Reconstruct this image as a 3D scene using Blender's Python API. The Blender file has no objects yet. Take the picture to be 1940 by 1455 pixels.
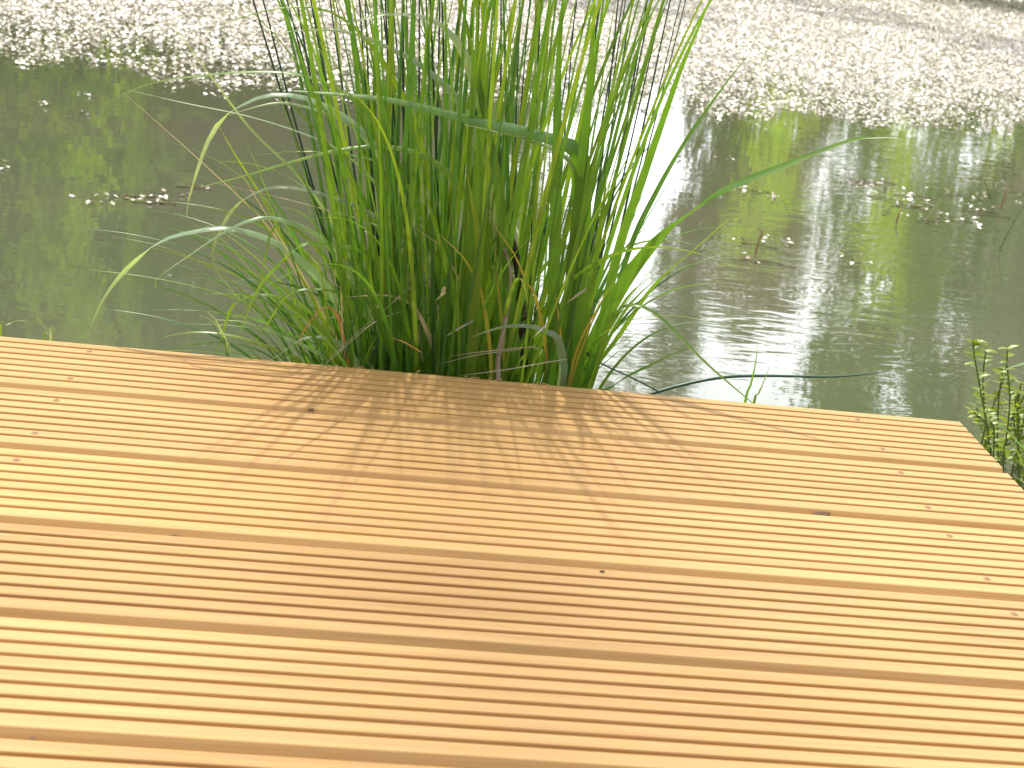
import bpy, math, random
import numpy as np
from mathutils import Vector

random.seed(7)
RNG = np.random.default_rng(7)
scene = bpy.context.scene
COL = scene.collection

# ------------------------------------------------------------------ camera
# metres; X runs along the deck boards, Y away over the pond, deck top at z = 0
F_PX, PITCH, ROLL, YAW, CAM_H, CAM_Y = 2800.0, 0.3425072, 0.1218572, 0.0986597, 0.5568959, -1.5639848
WATER_Z = -0.22


def cam_axes():
    cy, sy = math.cos(YAW), math.sin(YAW)
    fwd = np.array([sy * math.cos(PITCH), cy * math.cos(PITCH), -math.sin(PITCH)])
    r0 = np.array([cy, -sy, 0.0])
    u0 = np.cross(r0, fwd)
    r = r0 * math.cos(ROLL) + u0 * math.sin(ROLL)
    u = -r0 * math.sin(ROLL) + u0 * math.cos(ROLL)
    return r, u, fwd


CR, CU, CF = cam_axes()
EYE = np.array([0.0, CAM_Y, CAM_H])


def ray(x, y):
    return CF + CR * (x - 970.0) / F_PX - CU * (y - 727.5) / F_PX


def on_z(x, y, z):
    d = ray(x, y)
    return EYE + d * ((z - EYE[2]) / d[2])


def on_y(x, y, Y):
    d = ray(x, y)
    return EYE + d * ((Y - EYE[1]) / d[1])


def at_dist(x, dist):
    """ground position at a compass bearing and a horizontal distance from the viewpoint"""
    d = ray(x, 400)
    h = math.hypot(d[0], d[1])
    return EYE[0] + d[0] / h * dist, EYE[1] + d[1] / h * dist


cam_data = bpy.data.cameras.new("camera")
cam = bpy.data.objects.new("camera", cam_data)
COL.objects.link(cam)
from mathutils import Matrix
cam.matrix_world = Matrix(((CR[0], CU[0], -CF[0], EYE[0]), (CR[1], CU[1], -CF[1], EYE[1]),
                           (CR[2], CU[2], -CF[2], EYE[2]), (0, 0, 0, 1)))
cam_data.sensor_width = 36.0
cam_data.lens = F_PX / 1940.0 * 36.0
cam_data.clip_start, cam_data.clip_end = 0.05, 500.0
cam_data.dof.use_dof = True
cam_data.dof.focus_distance = 1.72
cam_data.dof.aperture_fstop = 15.0
scene.camera = cam


# ------------------------------------------------------------------ helpers
def prop(o, label=None, cat=None, group=None, kind=None):
    if label: o["label"] = label
    if cat: o["category"] = cat
    if group: o["group"] = group
    if kind: o["kind"] = kind
    return o


def empty(name, loc=(0, 0, 0)):
    o = bpy.data.objects.new(name, None)
    o.empty_display_size = 0.05
    COL.objects.link(o)
    o.location = loc
    return o


def build(name, V, Fc, mat, parent=None, tint=None, smooth=False):
    """link one mesh object; V (n,3) world coordinates, Fc list/array of faces"""
    me = bpy.data.meshes.new(name)
    V = np.asarray(V, dtype=np.float64)
    off = np.array(parent.location) if parent is not None else np.zeros(3)
    if parent is not None and parent.parent is not None:
        off = off + np.array(parent.parent.location)
    V = V - off
    if isinstance(Fc, np.ndarray) and Fc.ndim == 2:
        k = Fc.shape[1]
        me.vertices.add(len(V)); me.vertices.foreach_set("co", V.astype(np.float32).ravel())
        me.loops.add(Fc.size); me.loops.foreach_set("vertex_index", Fc.astype(np.int32).ravel())
        me.polygons.add(len(Fc))
        me.polygons.foreach_set("loop_start", np.arange(0, Fc.size, k, dtype=np.int32))
        me.polygons.foreach_set("loop_total", np.full(len(Fc), k, dtype=np.int32))
        me.update(calc_edges=True)
        me.validate()
    else:
        me.from_pydata([tuple(v) for v in V], [], [tuple(f) for f in Fc])
    if tint is not None:
        a = me.color_attributes.new("tint", "FLOAT_COLOR", "POINT")
        t = np.ones((len(V), 4), dtype=np.float32); t[:, :3] = tint
        a.data.foreach_set("color", t.ravel())
    if smooth:
        me.polygons.foreach_set("use_smooth", np.ones(len(me.polygons), dtype=bool))
    me.materials.append(mat)
    o = bpy.data.objects.new(name, me)
    COL.objects.link(o)
    if parent is not None:
        o.parent = parent
    return o


class MB:
    def __init__(s): s.V, s.F, s.T, s.n = [], [], [], 0
    def add(s, V, F, T=None):
        V = np.asarray(V, float)
        s.V.append(V); s.F += [tuple(i + s.n for i in f) for f in F]
        s.T.append(np.tile(np.asarray(T if T is not None else (1, 1, 1), float), (len(V), 1)) if T is None or np.ndim(T) == 1 else T)
        s.n += len(V)
    def box(s, lo, hi):
        (a, b, c), (d, e, f) = lo, hi
        s.add([(a, b, c), (d, b, c), (d, e, c), (a, e, c), (a, b, f), (d, b, f), (d, e, f), (a, e, f)],
              [(0, 3, 2, 1), (4, 5, 6, 7), (0, 1, 5, 4), (1, 2, 6, 5), (2, 3, 7, 6), (3, 0, 4, 7)])
    def done(s, name, mat, parent=None, smooth=False):
        return build(name, np.concatenate(s.V), s.F, mat, parent, np.concatenate(s.T), smooth)


def catmull(P, per=6):
    P = np.asarray(P, float)
    if len(P) < 3:
        t = np.linspace(0, 1, per * 2)[:, None]
        return P[0] * (1 - t) + P[-1] * t
    Q = np.vstack([2 * P[0] - P[1], P, 2 * P[-1] - P[-2]])
    out = []
    for i in range(1, len(Q) - 2):
        p0, p1, p2, p3 = Q[i - 1:i + 3]
        for t in np.linspace(0, 1, per, endpoint=False):
            out.append(.5 * (2 * p1 + (p2 - p0) * t + (2 * p0 - 5 * p1 + 4 * p2 - p3) * t * t + (3 * p1 - p0 - 3 * p2 + p3) * t ** 3))
    out.append(Q[-2])
    return np.array(out)


def resample(P, n):
    d = np.r_[0, np.cumsum(np.linalg.norm(np.diff(P, axis=0), axis=1))]
    s = np.linspace(0, d[-1], n)
    return np.stack([np.interp(s, d, P[:, k]) for k in range(3)], 1)


def ribbon(P, w, side, fold=0.25, twist=0.0, tip=0.45):
    """folded leaf blade along points P (root first): 3 vertices across; returns verts, faces, t"""
    n = len(P)
    T = np.gradient(P, axis=0); T /= np.linalg.norm(T, axis=1)[:, None] + 1e-9
    side = np.broadcast_to(np.asarray(side, float), P.shape)
    S = side - T * np.sum(T * side, 1)[:, None]
    S /= np.linalg.norm(S, axis=1)[:, None] + 1e-9
    N = np.cross(T, S)
    t = np.linspace(0, 1, n)
    a = twist * t
    S2 = S * np.cos(a)[:, None] + N * np.sin(a)[:, None]
    N2 = -S * np.sin(a)[:, None] + N * np.cos(a)[:, None]
    W = w * np.clip((1 - t) / tip, 0.03, 1) ** 0.7 * (0.72 + 0.28 * np.clip(t / 0.25, 0, 1))
    V = np.empty((n, 3, 3))
    V[:, 0] = P - S2 * (W / 2)[:, None]
    V[:, 1] = P - N2 * (W * fold)[:, None]
    V[:, 2] = P + S2 * (W / 2)[:, None]
    V = V.reshape(-1, 3)
    F = []
    for i in range(n - 1):
        a0 = 3 * i
        F += [(a0, a0 + 1, a0 + 4, a0 + 3), (a0 + 1, a0 + 2, a0 + 5, a0 + 4)]
    return V, F, np.repeat(t, 3)


def tube(P, R, k=6):
    n = len(P)
    R = np.broadcast_to(np.asarray(R, float), (n,))
    T = np.gradient(P, axis=0); T /= np.linalg.norm(T, axis=1)[:, None] + 1e-9
    ref = np.array([0.31, 0.94, 0.12]) if abs(T[0][1]) < .9 else np.array([1.0, 0, 0])
    A = np.cross(T, ref); A /= np.linalg.norm(A, axis=1)[:, None] + 1e-9
    B = np.cross(T, A)
    ang = np.arange(k) * 2 * math.pi / k
    V = (P[:, None] + R[:, None, None] * (A[:, None] * np.cos(ang)[None, :, None] + B[:, None] * np.sin(ang)[None, :, None])).reshape(-1, 3)
    F = [(i * k + j, i * k + (j + 1) % k, (i + 1) * k + (j + 1) % k, (i + 1) * k + j) for i in range(n - 1) for j in range(k)]
    F += [tuple(range(k))[::-1], tuple((n - 1) * k + j for j in range(k))]
    return V, F


# ------------------------------------------------------------------ materials
def new_mat(name):
    m = bpy.data.materials.new(name); m.use_nodes = True
    nt = m.node_tree
    for n in list(nt.nodes): nt.nodes.remove(n)
    out = nt.nodes.new("ShaderNodeOutputMaterial")
    return m, nt, out


def N(nt, typ, **kw):
    n = nt.nodes.new(typ)
    for k, v in kw.items():
        if k.startswith("_"): setattr(n, k[1:], v)
        else:
            key = int(k[1:]) if k[0] == "i" and k[1:].isdigit() else k.replace("__", " ")
            n.inputs[key].default_value = v
    return n


def ramp(nt, stops, fac=None):
    r = nt.nodes.new("ShaderNodeValToRGB")
    el = r.color_ramp.elements
    while len(el) < len(stops): el.new(0.5)
    for e, (p, c) in zip(el, stops):
        e.position = p; e.color = (*c, 1) if len(c) == 3 else c
    if fac is not None: nt.links.new(fac, r.inputs[0])
    return r


def principled(name, color, rough=.6, spec=.5):
    m, nt, out = new_mat(name)
    b = N(nt, "ShaderNodeBsdfPrincipled", Base__Color=(*color, 1), Roughness=rough)
    b.inputs["Specular IOR Level"].default_value = spec
    nt.links.new(b.outputs[0], out.inputs[0])
    return m, nt, b


def leaf_mat(name, trans=(0.5, 0.62, 0.08), mix=.45, rough=.35, spec=.5, noise_scale=25.0, fixed=None, stretch=None):
    """tinted leaf: reflected colour from the 'tint' attribute, light passing through it in a yellower tone"""
    m, nt, out = new_mat(name)
    L = nt.links.new
    at = N(nt, "ShaderNodeAttribute", _attribute_name="tint")
    tc = N(nt, "ShaderNodeTexCoord")
    nz = N(nt, "ShaderNodeTexNoise", Scale=noise_scale, Detail=3.0)
    L(tc.outputs["Object"], nz.inputs["Vector"])
    hsv = N(nt, "ShaderNodeHueSaturation")
    mr = N(nt, "ShaderNodeMapRange", i3=.72, i4=1.3)
    L(nz.outputs["Fac"], mr.inputs[0]); L(mr.outputs[0], hsv.inputs["Value"])
    L(at.outputs["Color"], hsv.inputs["Color"])
    p = N(nt, "ShaderNodeBsdfPrincipled", Roughness=rough)
    p.inputs["Specular IOR Level"].default_value = spec
    L(hsv.outputs[0], p.inputs["Base Color"])
    tr = N(nt, "ShaderNodeBsdfTranslucent")
    mx = N(nt, "ShaderNodeMix", _data_type="RGBA", _blend_type="MULTIPLY")
    mx.inputs[0].default_value = 1.0
    L(hsv.outputs[0], mx.inputs[6]); mx.inputs[7].default_value = (*trans, 1)
    L(mx.outputs[2], tr.inputs[0])
    ms = N(nt, "ShaderNodeMixShader", i0=mix)
    L(p.outputs[0], ms.inputs[1]); L(tr.outputs[0], ms.inputs[2])
    L(ms.outputs[0], out.inputs[0])
    return m


def wood_mat():
    m, nt, out = new_mat("larch_decking")
    L = nt.links.new
    tc = N(nt, "ShaderNodeTexCoord")
    oi = N(nt, "ShaderNodeObjectInfo")
    off = N(nt, "ShaderNodeVectorMath", _operation="SCALE"); off.inputs[3].default_value = 37.0
    cmb = N(nt, "ShaderNodeCombineXYZ")
    for i in range(3): L(oi.outputs["Random"], cmb.inputs[i])
    L(cmb.outputs[0], off.inputs[0])
    add = N(nt, "ShaderNodeVectorMath", _operation="ADD")
    L(tc.outputs["Object"], add.inputs[0]); L(off.outputs[0], add.inputs[1])
    mp = N(nt, "ShaderNodeMapping"); mp.inputs["Scale"].default_value = (1.3, 45, 45)
    L(add.outputs[0], mp.inputs[0])
    g = N(nt, "ShaderNodeTexNoise", Scale=2.2, Detail=6.0, Roughness=.6, Distortion=.4)
    L(mp.outputs[0], g.inputs["Vector"])
    mp2 = N(nt, "ShaderNodeMapping"); mp2.inputs["Scale"].default_value = (6, 420, 420)
    L(add.outputs[0], mp2.inputs[0])
    f = N(nt, "ShaderNodeTexNoise", Scale=1.0, Detail=4.0)
    L(mp2.outputs[0], f.inputs["Vector"])
    mp3 = N(nt, "ShaderNodeMapping"); mp3.inputs["Scale"].default_value = (2.2, 6, 6)
    L(add.outputs[0], mp3.inputs[0])
    b = N(nt, "ShaderNodeTexNoise", Scale=1.2, Detail=2.0)
    L(mp3.outputs[0], b.inputs["Vector"])
    r1 = ramp(nt, [(.28, WOOD[0]), (.5, WOOD[1]), (.75, WOOD[2])], g.outputs["Fac"])
    mx = N(nt, "ShaderNodeMix", _data_type="RGBA", _blend_type="MULTIPLY"); mx.inputs[0].default_value = .35
    L(r1.outputs[0], mx.inputs[6])
    r2 = ramp(nt, [(.3, (.72, .66, .58)), (.6, (1, 1, 1))], f.outputs["Fac"]); L(r2.outputs[0], mx.inputs[7])
    mx2 = N(nt, "ShaderNodeMix", _data_type="RGBA", _blend_type="MULTIPLY"); mx2.inputs[0].default_value = .5
    L(mx.outputs[2], mx2.inputs[6])
    r3 = ramp(nt, [(.3, (.82, .74, .66)), (.65, (1, 1, 1))], b.outputs["Fac"]); L(r3.outputs[0], mx2.inputs[7])
    hv = N(nt, "ShaderNodeHueSaturation")
    vr = N(nt, "ShaderNodeMapRange", i3=.9, i4=1.07); L(oi.outputs["Random"], vr.inputs[0]); L(vr.outputs[0], hv.inputs["Value"])
    L(mx2.outputs[2], hv.inputs["Color"])
    p = N(nt, "ShaderNodeBsdfPrincipled", Roughness=.55)
    p.inputs["Specular IOR Level"].default_value = .35
    L(hv.outputs[0], p.inputs["Base Color"])
    bp = N(nt, "ShaderNodeBump", Strength=.25, Distance=.00011)
    L(f.outputs["Fac"], bp.inputs["Height"]); L(bp.outputs[0], p.inputs["Normal"])
    L(p.outputs[0], out.inputs[0])
    return m


WOOD = [(.44, .248, .088), (.51, .305, .112), (.555, .345, .134)]


def water_mat():
    m, nt, out = new_mat("pond_water")
    L = nt.links.new
    tc = N(nt, "ShaderNodeTexCoord")
    n1 = N(nt, "ShaderNodeTexNoise", Scale=6.0, Detail=1.0, Roughness=.55)
    mp = N(nt, "ShaderNodeMapping"); mp.inputs["Scale"].default_value = (1.0, 2.0, 1); mp.inputs["Rotation"].default_value = (0, 0, .12)
    L(tc.outputs["Object"], mp.inputs[0]); L(mp.outputs[0], n1.inputs["Vector"])
    n2 = N(nt, "ShaderNodeTexNoise", Scale=27.0, Detail=1.0, Roughness=.5)
    L(mp.outputs[0], n2.inputs["Vector"])
    # calmer and livelier patches of the surface
    n3 = N(nt, "ShaderNodeTexNoise", Scale=.9, Detail=1.0)
    L(tc.outputs["Object"], n3.inputs["Vector"])
    st = N(nt, "ShaderNodeMapRange", i1=.35, i2=.65, i3=.25, i4=1.0); L(n3.outputs["Fac"], st.inputs[0])
    b1 = N(nt, "ShaderNodeBump", Strength=1.0, Distance=.00028)
    L(n1.outputs["Fac"], b1.inputs["Height"])
    b2 = N(nt, "ShaderNodeBump", Distance=.00011)
    L(st.outputs[0], b2.inputs["Strength"])
    L(n2.outputs["Fac"], b2.inputs["Height"]); L(b1.outputs[0], b2.inputs["Normal"])
    # livelier wind ripples on the open side, to the right of the tussock
    sx = N(nt, "ShaderNodeSeparateXYZ"); L(tc.outputs["Object"], sx.inputs[0])
    mul = N(nt, "ShaderNodeMath", _operation="MULTIPLY_ADD", i1=-.45); L(sx.outputs["Y"], mul.inputs[0]); L(sx.outputs["X"], mul.inputs[2])
    mk = N(nt, "ShaderNodeMapRange", i1=-.5, i2=.25, i3=.12, i4=1.0); L(mul.outputs[0], mk.inputs[0])
    mp5 = N(nt, "ShaderNodeMapping"); mp5.inputs["Scale"].default_value = (.8, 2.0, 1); mp5.inputs["Rotation"].default_value = (0, 0, -.15)
    L(tc.outputs["Object"], mp5.inputs[0])
    n5 = N(nt, "ShaderNodeTexNoise", Scale=11.0, Detail=2.0, Distortion=.8); L(mp5.outputs[0], n5.inputs["Vector"])
    b3 = N(nt, "ShaderNodeBump", Distance=.0007)
    n6 = N(nt, "ShaderNodeTexNoise", Scale=2.6, Detail=2.0); L(tc.outputs["Object"], n6.inputs["Vector"])
    m6 = N(nt, "ShaderNodeMapRange", i1=.38, i2=.62, i3=.15, i4=1.35); L(n6.outputs["Fac"], m6.inputs[0])
    mm6 = N(nt, "ShaderNodeMath", _operation="MULTIPLY"); L(mk.outputs[0], mm6.inputs[0]); L(m6.outputs[0], mm6.inputs[1])
    L(mm6.outputs[0], b3.inputs["Strength"]); L(n5.outputs["Fac"], b3.inputs["Height"]); L(b2.outputs[0], b3.inputs["Normal"])
    # murky body with brown silt and green algae clouds
    n4 = N(nt, "ShaderNodeTexNoise", Scale=1.6, Detail=4.0)
    L(tc.outputs["Object"], n4.inputs["Vector"])
    r = ramp(nt, [(.35, (.084, .098, .054)), (.55, (.096, .100, .062)), (.75, (.106, .098, .068))], n4.outputs["Fac"])
    p = N(nt, "ShaderNodeBsdfPrincipled", Roughness=.022, IOR=1.68)
    L(r.outputs[0], p.inputs["Base Color"]); L(b3.outputs[0], p.inputs["Normal"])
    L(p.outputs[0], out.inputs[0])
    return m


def ground_mat():
    m, nt, out = new_mat("shaded_bank_soil")
    L = nt.links.new
    tc = N(nt, "ShaderNodeTexCoord")
    n = N(nt, "ShaderNodeTexNoise", Scale=2.2, Detail=8.0, Roughness=.65)
    L(tc.outputs["Object"], n.inputs["Vector"])
    r = ramp(nt, [(.3, (.008, .006, .004)), (.5, (.014, .014, .006)), (.7, (.03, .034, .012))], n.outputs["Fac"])  # shade under the bank put into the soil colour
    p = N(nt, "ShaderNodeBsdfPrincipled", Roughness=.9)
    L(r.outputs[0], p.inputs["Base Color"])
    bp = N(nt, "ShaderNodeBump", Strength=.6, Distance=.05)
    L(n.outputs["Fac"], bp.inputs["Height"]); L(bp.outputs[0], p.inputs["Normal"])
    L(p.outputs[0], out.inputs[0])
    return m


def bark_mat(name, c0, c1, scale=9.0):
    m, nt, out = new_mat(name)
    L = nt.links.new
    tc = N(nt, "ShaderNodeTexCoord")
    mp = N(nt, "ShaderNodeMapping"); mp.inputs["Scale"].default_value = (3, 3, .6)
    L(tc.outputs["Object"], mp.inputs[0])
    n = N(nt, "ShaderNodeTexNoise", Scale=scale, Detail=6.0)
    L(mp.outputs[0], n.inputs["Vector"])
    r = ramp(nt, [(.35, c0), (.65, c1)], n.outputs["Fac"])
    p = N(nt, "ShaderNodeBsdfPrincipled", Roughness=.85)
    L(r.outputs[0], p.inputs["Base Color"])
    bp = N(nt, "ShaderNodeBump", Strength=.5, Distance=.02)
    L(n.outputs["Fac"], bp.inputs["Height"]); L(bp.outputs[0], p.inputs["Normal"])
    L(p.outputs[0], out.inputs[0])
    return m


M_WOOD = wood_mat()
M_WATER = water_mat()
M_GROUND = ground_mat()
M_BARK = bark_mat("tree_bark", (.05, .035, .022), (.13, .095, .065))
M_TWIG = bark_mat("twig_bark", (.17, .13, .085), (.30, .25, .18), 60)
M_BEAM = bark_mat("beam_wood", (.10, .055, .025), (.2, .12, .06), 20)
M_SCREW = principled("screw_head", (.27, .15, .065), .5, .5)[0]
M_CRUMB = principled("dry_crumb", (.12, .07, .03), .8, .3)[0]
M_MUD = bark_mat("root_mud", (.03, .022, .012), (.09, .06, .03), 40)
M_BLADE = leaf_mat("sedge_leaf", trans=(2.5, 2.2, .9), mix=.42, rough=.32, spec=.5, noise_scale=30)
M_RUSH = leaf_mat("rush_stem", trans=(1.2, 1.5, 1.0), mix=.08, rough=.32, spec=.5, noise_scale=60)
M_DRY = leaf_mat("dry_leaf", trans=(1.6, 1.4, 1.0), mix=.35, rough=.5, spec=.4, noise_scale=60)
M_SUNLIT_LEAF = leaf_mat("sunlit_leaf", trans=(2.2, 2.05, .8), mix=.78, rough=.4, spec=.5, noise_scale=1.2)  # backlit leaves, their sunlight boosted through the colour
M_TREE = leaf_mat("tree_leaf", trans=(3.6, 3.2, 1.0), mix=.5, rough=.4, spec=.5, noise_scale=1.2)
M_WEED = leaf_mat("pondweed_leaf", trans=(1.0, 1.0, .9), mix=.15, rough=.27, spec=1.0, noise_scale=9)

# ------------------------------------------------------------------ light
SUN_EL, SUN_AZ = math.radians(63), math.radians(-6)          # azimuth from +Y, positive towards +X
SUN = np.array([math.sin(SUN_AZ) * math.cos(SUN_EL), math.cos(SUN_AZ) * math.cos(SUN_EL), math.sin(SUN_EL)])
sl = bpy.data.lights.new("sun", "SUN")
sl.energy, sl.angle, sl.color = 4.0, math.radians(1.0), (1.0, .95, .86)
so = bpy.data.objects.new("sun", sl)
so.rotation_euler = Vector(SUN).to_track_quat("Z", "Y").to_euler()
COL.objects.link(so)

w = bpy.data.worlds.new("World")
scene.world = w
w.use_nodes = True
nt = w.node_tree
bg = nt.nodes["Background"]
sky = nt.nodes.new("ShaderNodeTexSky")
sky.sky_type = "NISHITA"; sky.sun_disc = False
sky.sun_elevation = SUN_EL; sky.sun_rotation = SUN_AZ
sky.air_density, sky.dust_density, sky.ozone_density = 1.0, 2.5, 1.0
tc = nt.nodes.new("ShaderNodeTexCoord")
mp = nt.nodes.new("ShaderNodeMapping"); mp.inputs["Scale"].default_value = (1.0, 1.0, 2.2)
nz = nt.nodes.new("ShaderNodeTexNoise"); nz.inputs["Scale"].default_value = 2.1; nz.inputs["Detail"].default_value = 6.0
nt.links.new(tc.outputs["Generated"], mp.inputs[0]); nt.links.new(mp.outputs[0], nz.inputs["Vector"])
cr = nt.nodes.new("ShaderNodeValToRGB")
cr.color_ramp.elements[0].position, cr.color_ramp.elements[1].position = .36, .56
nt.links.new(nz.outputs["Fac"], cr.inputs[0])
mx = nt.nodes.new("ShaderNodeMix"); mx.data_type = "RGBA"
sp_ = nt.nodes.new("ShaderNodeSeparateXYZ"); nt.links.new(tc.outputs["Generated"], sp_.inputs[0])
br = nt.nodes.new("ShaderNodeMapRange"); br.inputs[1].default_value, br.inputs[2].default_value = -.2, .9
br.inputs[3].default_value, br.inputs[4].default_value = .28, 1.0                # clouds glow most on the sun's side
nt.links.new(sp_.outputs["Y"], br.inputs[0])
cc = nt.nodes.new("ShaderNodeVectorMath"); cc.operation = "SCALE"
nt.links.new(br.outputs[0], cc.inputs[3])
hz = nt.nodes.new("ShaderNodeMapRange"); hz.inputs[1].default_value, hz.inputs[2].default_value = .25, .6
hz.inputs[3].default_value, hz.inputs[4].default_value = 1.0, 0.0               # white haze low in the sky
nt.links.new(sp_.outputs["Z"], hz.inputs[0])
mm = nt.nodes.new("ShaderNodeMath"); mm.operation = "MAXIMUM"
nt.links.new(hz.outputs[0], mm.inputs[0]); nt.links.new(cr.outputs[0], mm.inputs[1])
nt.links.new(mm.outputs[0], mx.inputs[0]); nt.links.new(sky.outputs[0], mx.inputs[6])
CLOUD = 31.0
cc.inputs[0].default_value = (CLOUD * .96, CLOUD * .98, CLOUD); nt.links.new(cc.outputs[0], mx.inputs[7])      # bright sunlit cloud
nt.links.new(mx.outputs[2], bg.inputs[0])
bg.inputs[1].default_value = 0.13

scene.view_settings.view_transform = "Standard"
scene.view_settings.look = "None"
scene.view_settings.exposure = 0.16
scene.view_settings.gamma = 1.0
scene.cycles.use_denoising = True
scene.cycles.max_bounces = 8
scene.cycles.transparent_max_bounces = 6
scene.cycles.sample_clamp_indirect = 8.0

# ------------------------------------------------------------------ ground and water
BANK = np.array([(-40, 2.0), (-14, 3.6), (-8, 4.4), (-4, 5.3), (-1, 6.5), (1, 7.9), (2.81, 9.85), (5.68, 12.75), (8.5, 15.0), (14, 17), (40, 22)])


def bank_y(x):
    return np.interp(x, BANK[:, 0], BANK[:, 1])


def ground_z(x, y):
    s = (y - bank_y(x)) * .78                                   # distance beyond the far bank
    near = -(y + 1.0)                                           # the near bank, behind the deck front
    far_z = np.where(s > 0, np.minimum(.16 * s ** .5 + .02 * s, 1.4), np.maximum(s * .5, -.5))
    near_z = np.where(near > 0, np.minimum(near * .25, .1), np.maximum(near * .5, -.5))
    return WATER_Z + np.maximum(far_z, near_z)


gx = np.unique(np.concatenate([np.linspace(-250, -30, 12), np.linspace(-30, -8, 20), np.linspace(-8, 16, 97), np.linspace(16, 40, 22), np.linspace(40, 250, 12)]))
gy = np.unique(np.concatenate([np.linspace(-200, -10, 12), np.linspace(-10, -2, 9), np.linspace(-2, 18, 81), np.linspace(18, 40, 23), np.linspace(40, 300, 14)]))
GX, GY = np.meshgrid(gx, gy)
GZ = ground_z(GX, GY) + RNG.normal(0, .012, GX.shape)
V = np.stack([GX, GY, GZ], -1).reshape(-1, 3)
nx, ny = len(gx), len(gy)
I = (np.arange(ny - 1)[:, None] * nx + np.arange(nx - 1)[None]).ravel()
prop(build("ground", V, np.stack([I, I + 1, I + nx + 1, I + nx], 1), M_GROUND, smooth=True), kind="structure")
prop(build("pond_water", [(-60, -6, WATER_Z), (60, -6, WATER_Z), (60, 26, WATER_Z), (-60, 26, WATER_Z)], [(0, 1, 2, 3)], M_WATER), kind="structure")

# ------------------------------------------------------------------ the deck
PITCH_B, BW, NR = .150, .1376, 8
CHAMFER = .0100
DECK_X0, DECK_X1 = -2.6, 0.678
THICK = .030


def board_profile():
    """(y, z) outline, y from the far edge (0) towards the viewer; eight ridges, then a sloping chamfer and a tight gap"""
    rp = BW / NR
    gw, gd = .0041, .0040
    pts = [(.0, -.0018), (-.0006, -.0008), (-.002, -.0003)]
    for k in range(NR):
        a, b = -k * rp, -(k + 1) * rp
        if k: pts += [(a - gw / 2 - .0001, -.0007), (a - gw / 2 - .0007, 0)]
        if k < NR - 1: pts += [(b + gw / 2 + .0007, 0), (b + gw / 2 + .0001, -.0007), (b + gw / 2 - .0004, -gd), (b - gw / 2 + .0004, -gd)]
        else: pts += [(b + .0008, 0), (b, -.0005)]
    pts += [(-BW - CHAMFER, -.0125), (-BW - CHAMFER - .0004, -.0138), (-BW - CHAMFER - .0004, -THICK), (0, -THICK)]
    return np.array(pts)


deck = prop(empty("wooden_deck", (0, 0, 0)), "golden wooden deck of ribbed boards with grooves running across the foreground", "deck")
prof = board_profile()
BOARDS = []
for k in range(12):
    y0 = -k * PITCH_B
    x1 = DECK_X1 + RNG.normal(0, .0008)
    n = len(prof)
    A = np.c_[np.full(n, DECK_X0), prof[:, 0] + y0, prof[:, 1]]
    B = np.c_[np.full(n, x1), prof[:, 0] + y0, prof[:, 1]]
    F = [(i, n + i, n + (i + 1) % n, (i + 1) % n) for i in range(n)] + [tuple(range(n)), tuple(range(2 * n - 1, n - 1, -1))]
    BOARDS.append(build("deck_board", np.vstack([A, B]), F, M_WOOD, deck))
for x in (-2.2, -1.5, -.85, -.2, .45):
    b = MB(); b.box((x - .03, -1.75, -.16), (x + .03, -.03, -.0302)); b.done("joist", M_BEAM, deck)
b = MB(); b.box((DECK_X0, -.0298, -.15), (DECK_X1 - .01, .004, -.0304)); b.done("edge_beam", M_BEAM, deck)
for x in (-2.0, -.9, .55):
    b = MB(); b.box((x - .05, -.14, -.75), (x + .05, -.034, -.161)); b.done("post", M_BEAM, deck)

# screws, two to a board over each joist
SCREWS = [(170, 665), (130, 722), (108, 757), (60, 830), (30, 873), (1625, 795), (1677, 857), (1705, 893), (1765, 970), (1800, 1017), (1880, 1110), (1925, 1168)]
rp = BW / NR
for i, (px, py) in enumerate(SCREWS):
    q = on_z(px, py, 0)
    k = int(max(0, min(11, math.floor(-q[1] / PITCH_B))))
    loc = -q[1] - k * PITCH_B
    j = int(max(1, min(6, round(loc / rp - .5))))
    y = -k * PITCH_B - (j + .5) * rp
    mb = MB()
    ang = np.arange(14) * 2 * math.pi / 14
    rings = [(.0033, .0003), (.0028, .0006), (.0013, .0006), (.0010, .0002)]
    Vv = np.vstack([np.c_[q[0] + r * np.cos(ang), y + r * np.sin(ang), np.full(14, z)] for r, z in rings])
    Fv = [(a * 14 + c, a * 14 + (c + 1) % 14, (a + 1) * 14 + (c + 1) % 14, (a + 1) * 14 + c) for a in range(3) for c in range(14)]
    Fv.append(tuple(3 * 14 + c for c in range(14)))
    mb.add(Vv, Fv)
    mb.done("screw", M_SCREW, BOARDS[k])

# crumbs caught in the gaps
def crumb(name, label, px, py, size, z, cat, elong=1.0, rot=0.0):
    q = on_z(px, py, z)
    n = 9
    ang = np.arange(n) * 2 * math.pi / n
    rr = size * (1 + RNG.normal(0, .22, n))
    X, Y = rr * np.cos(ang) * elong, rr * np.sin(ang)
    c, s = math.cos(rot), math.sin(rot)
    top = np.c_[q[0] + X * c - Y * s, q[1] + X * s + Y * c, q[2] + size * .35 * RNG.random(n)]
    bot = np.c_[top[:, :2], np.full(n, q[2] - size * .25)]
    Vv = np.vstack([top, bot, [[q[0], q[1], q[2] + size * .6]]])
    Fv = [(i, (i + 1) % n, 2 * n) for i in range(n)] + [((i + 1) % n, i, n + i, n + (i + 1) % n) for i in range(n)] + [tuple(range(2 * n - 1, n - 1, -1))]
    o = build(name, Vv, Fv, M_CRUMB)
    return prop(o, label, cat)


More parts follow.
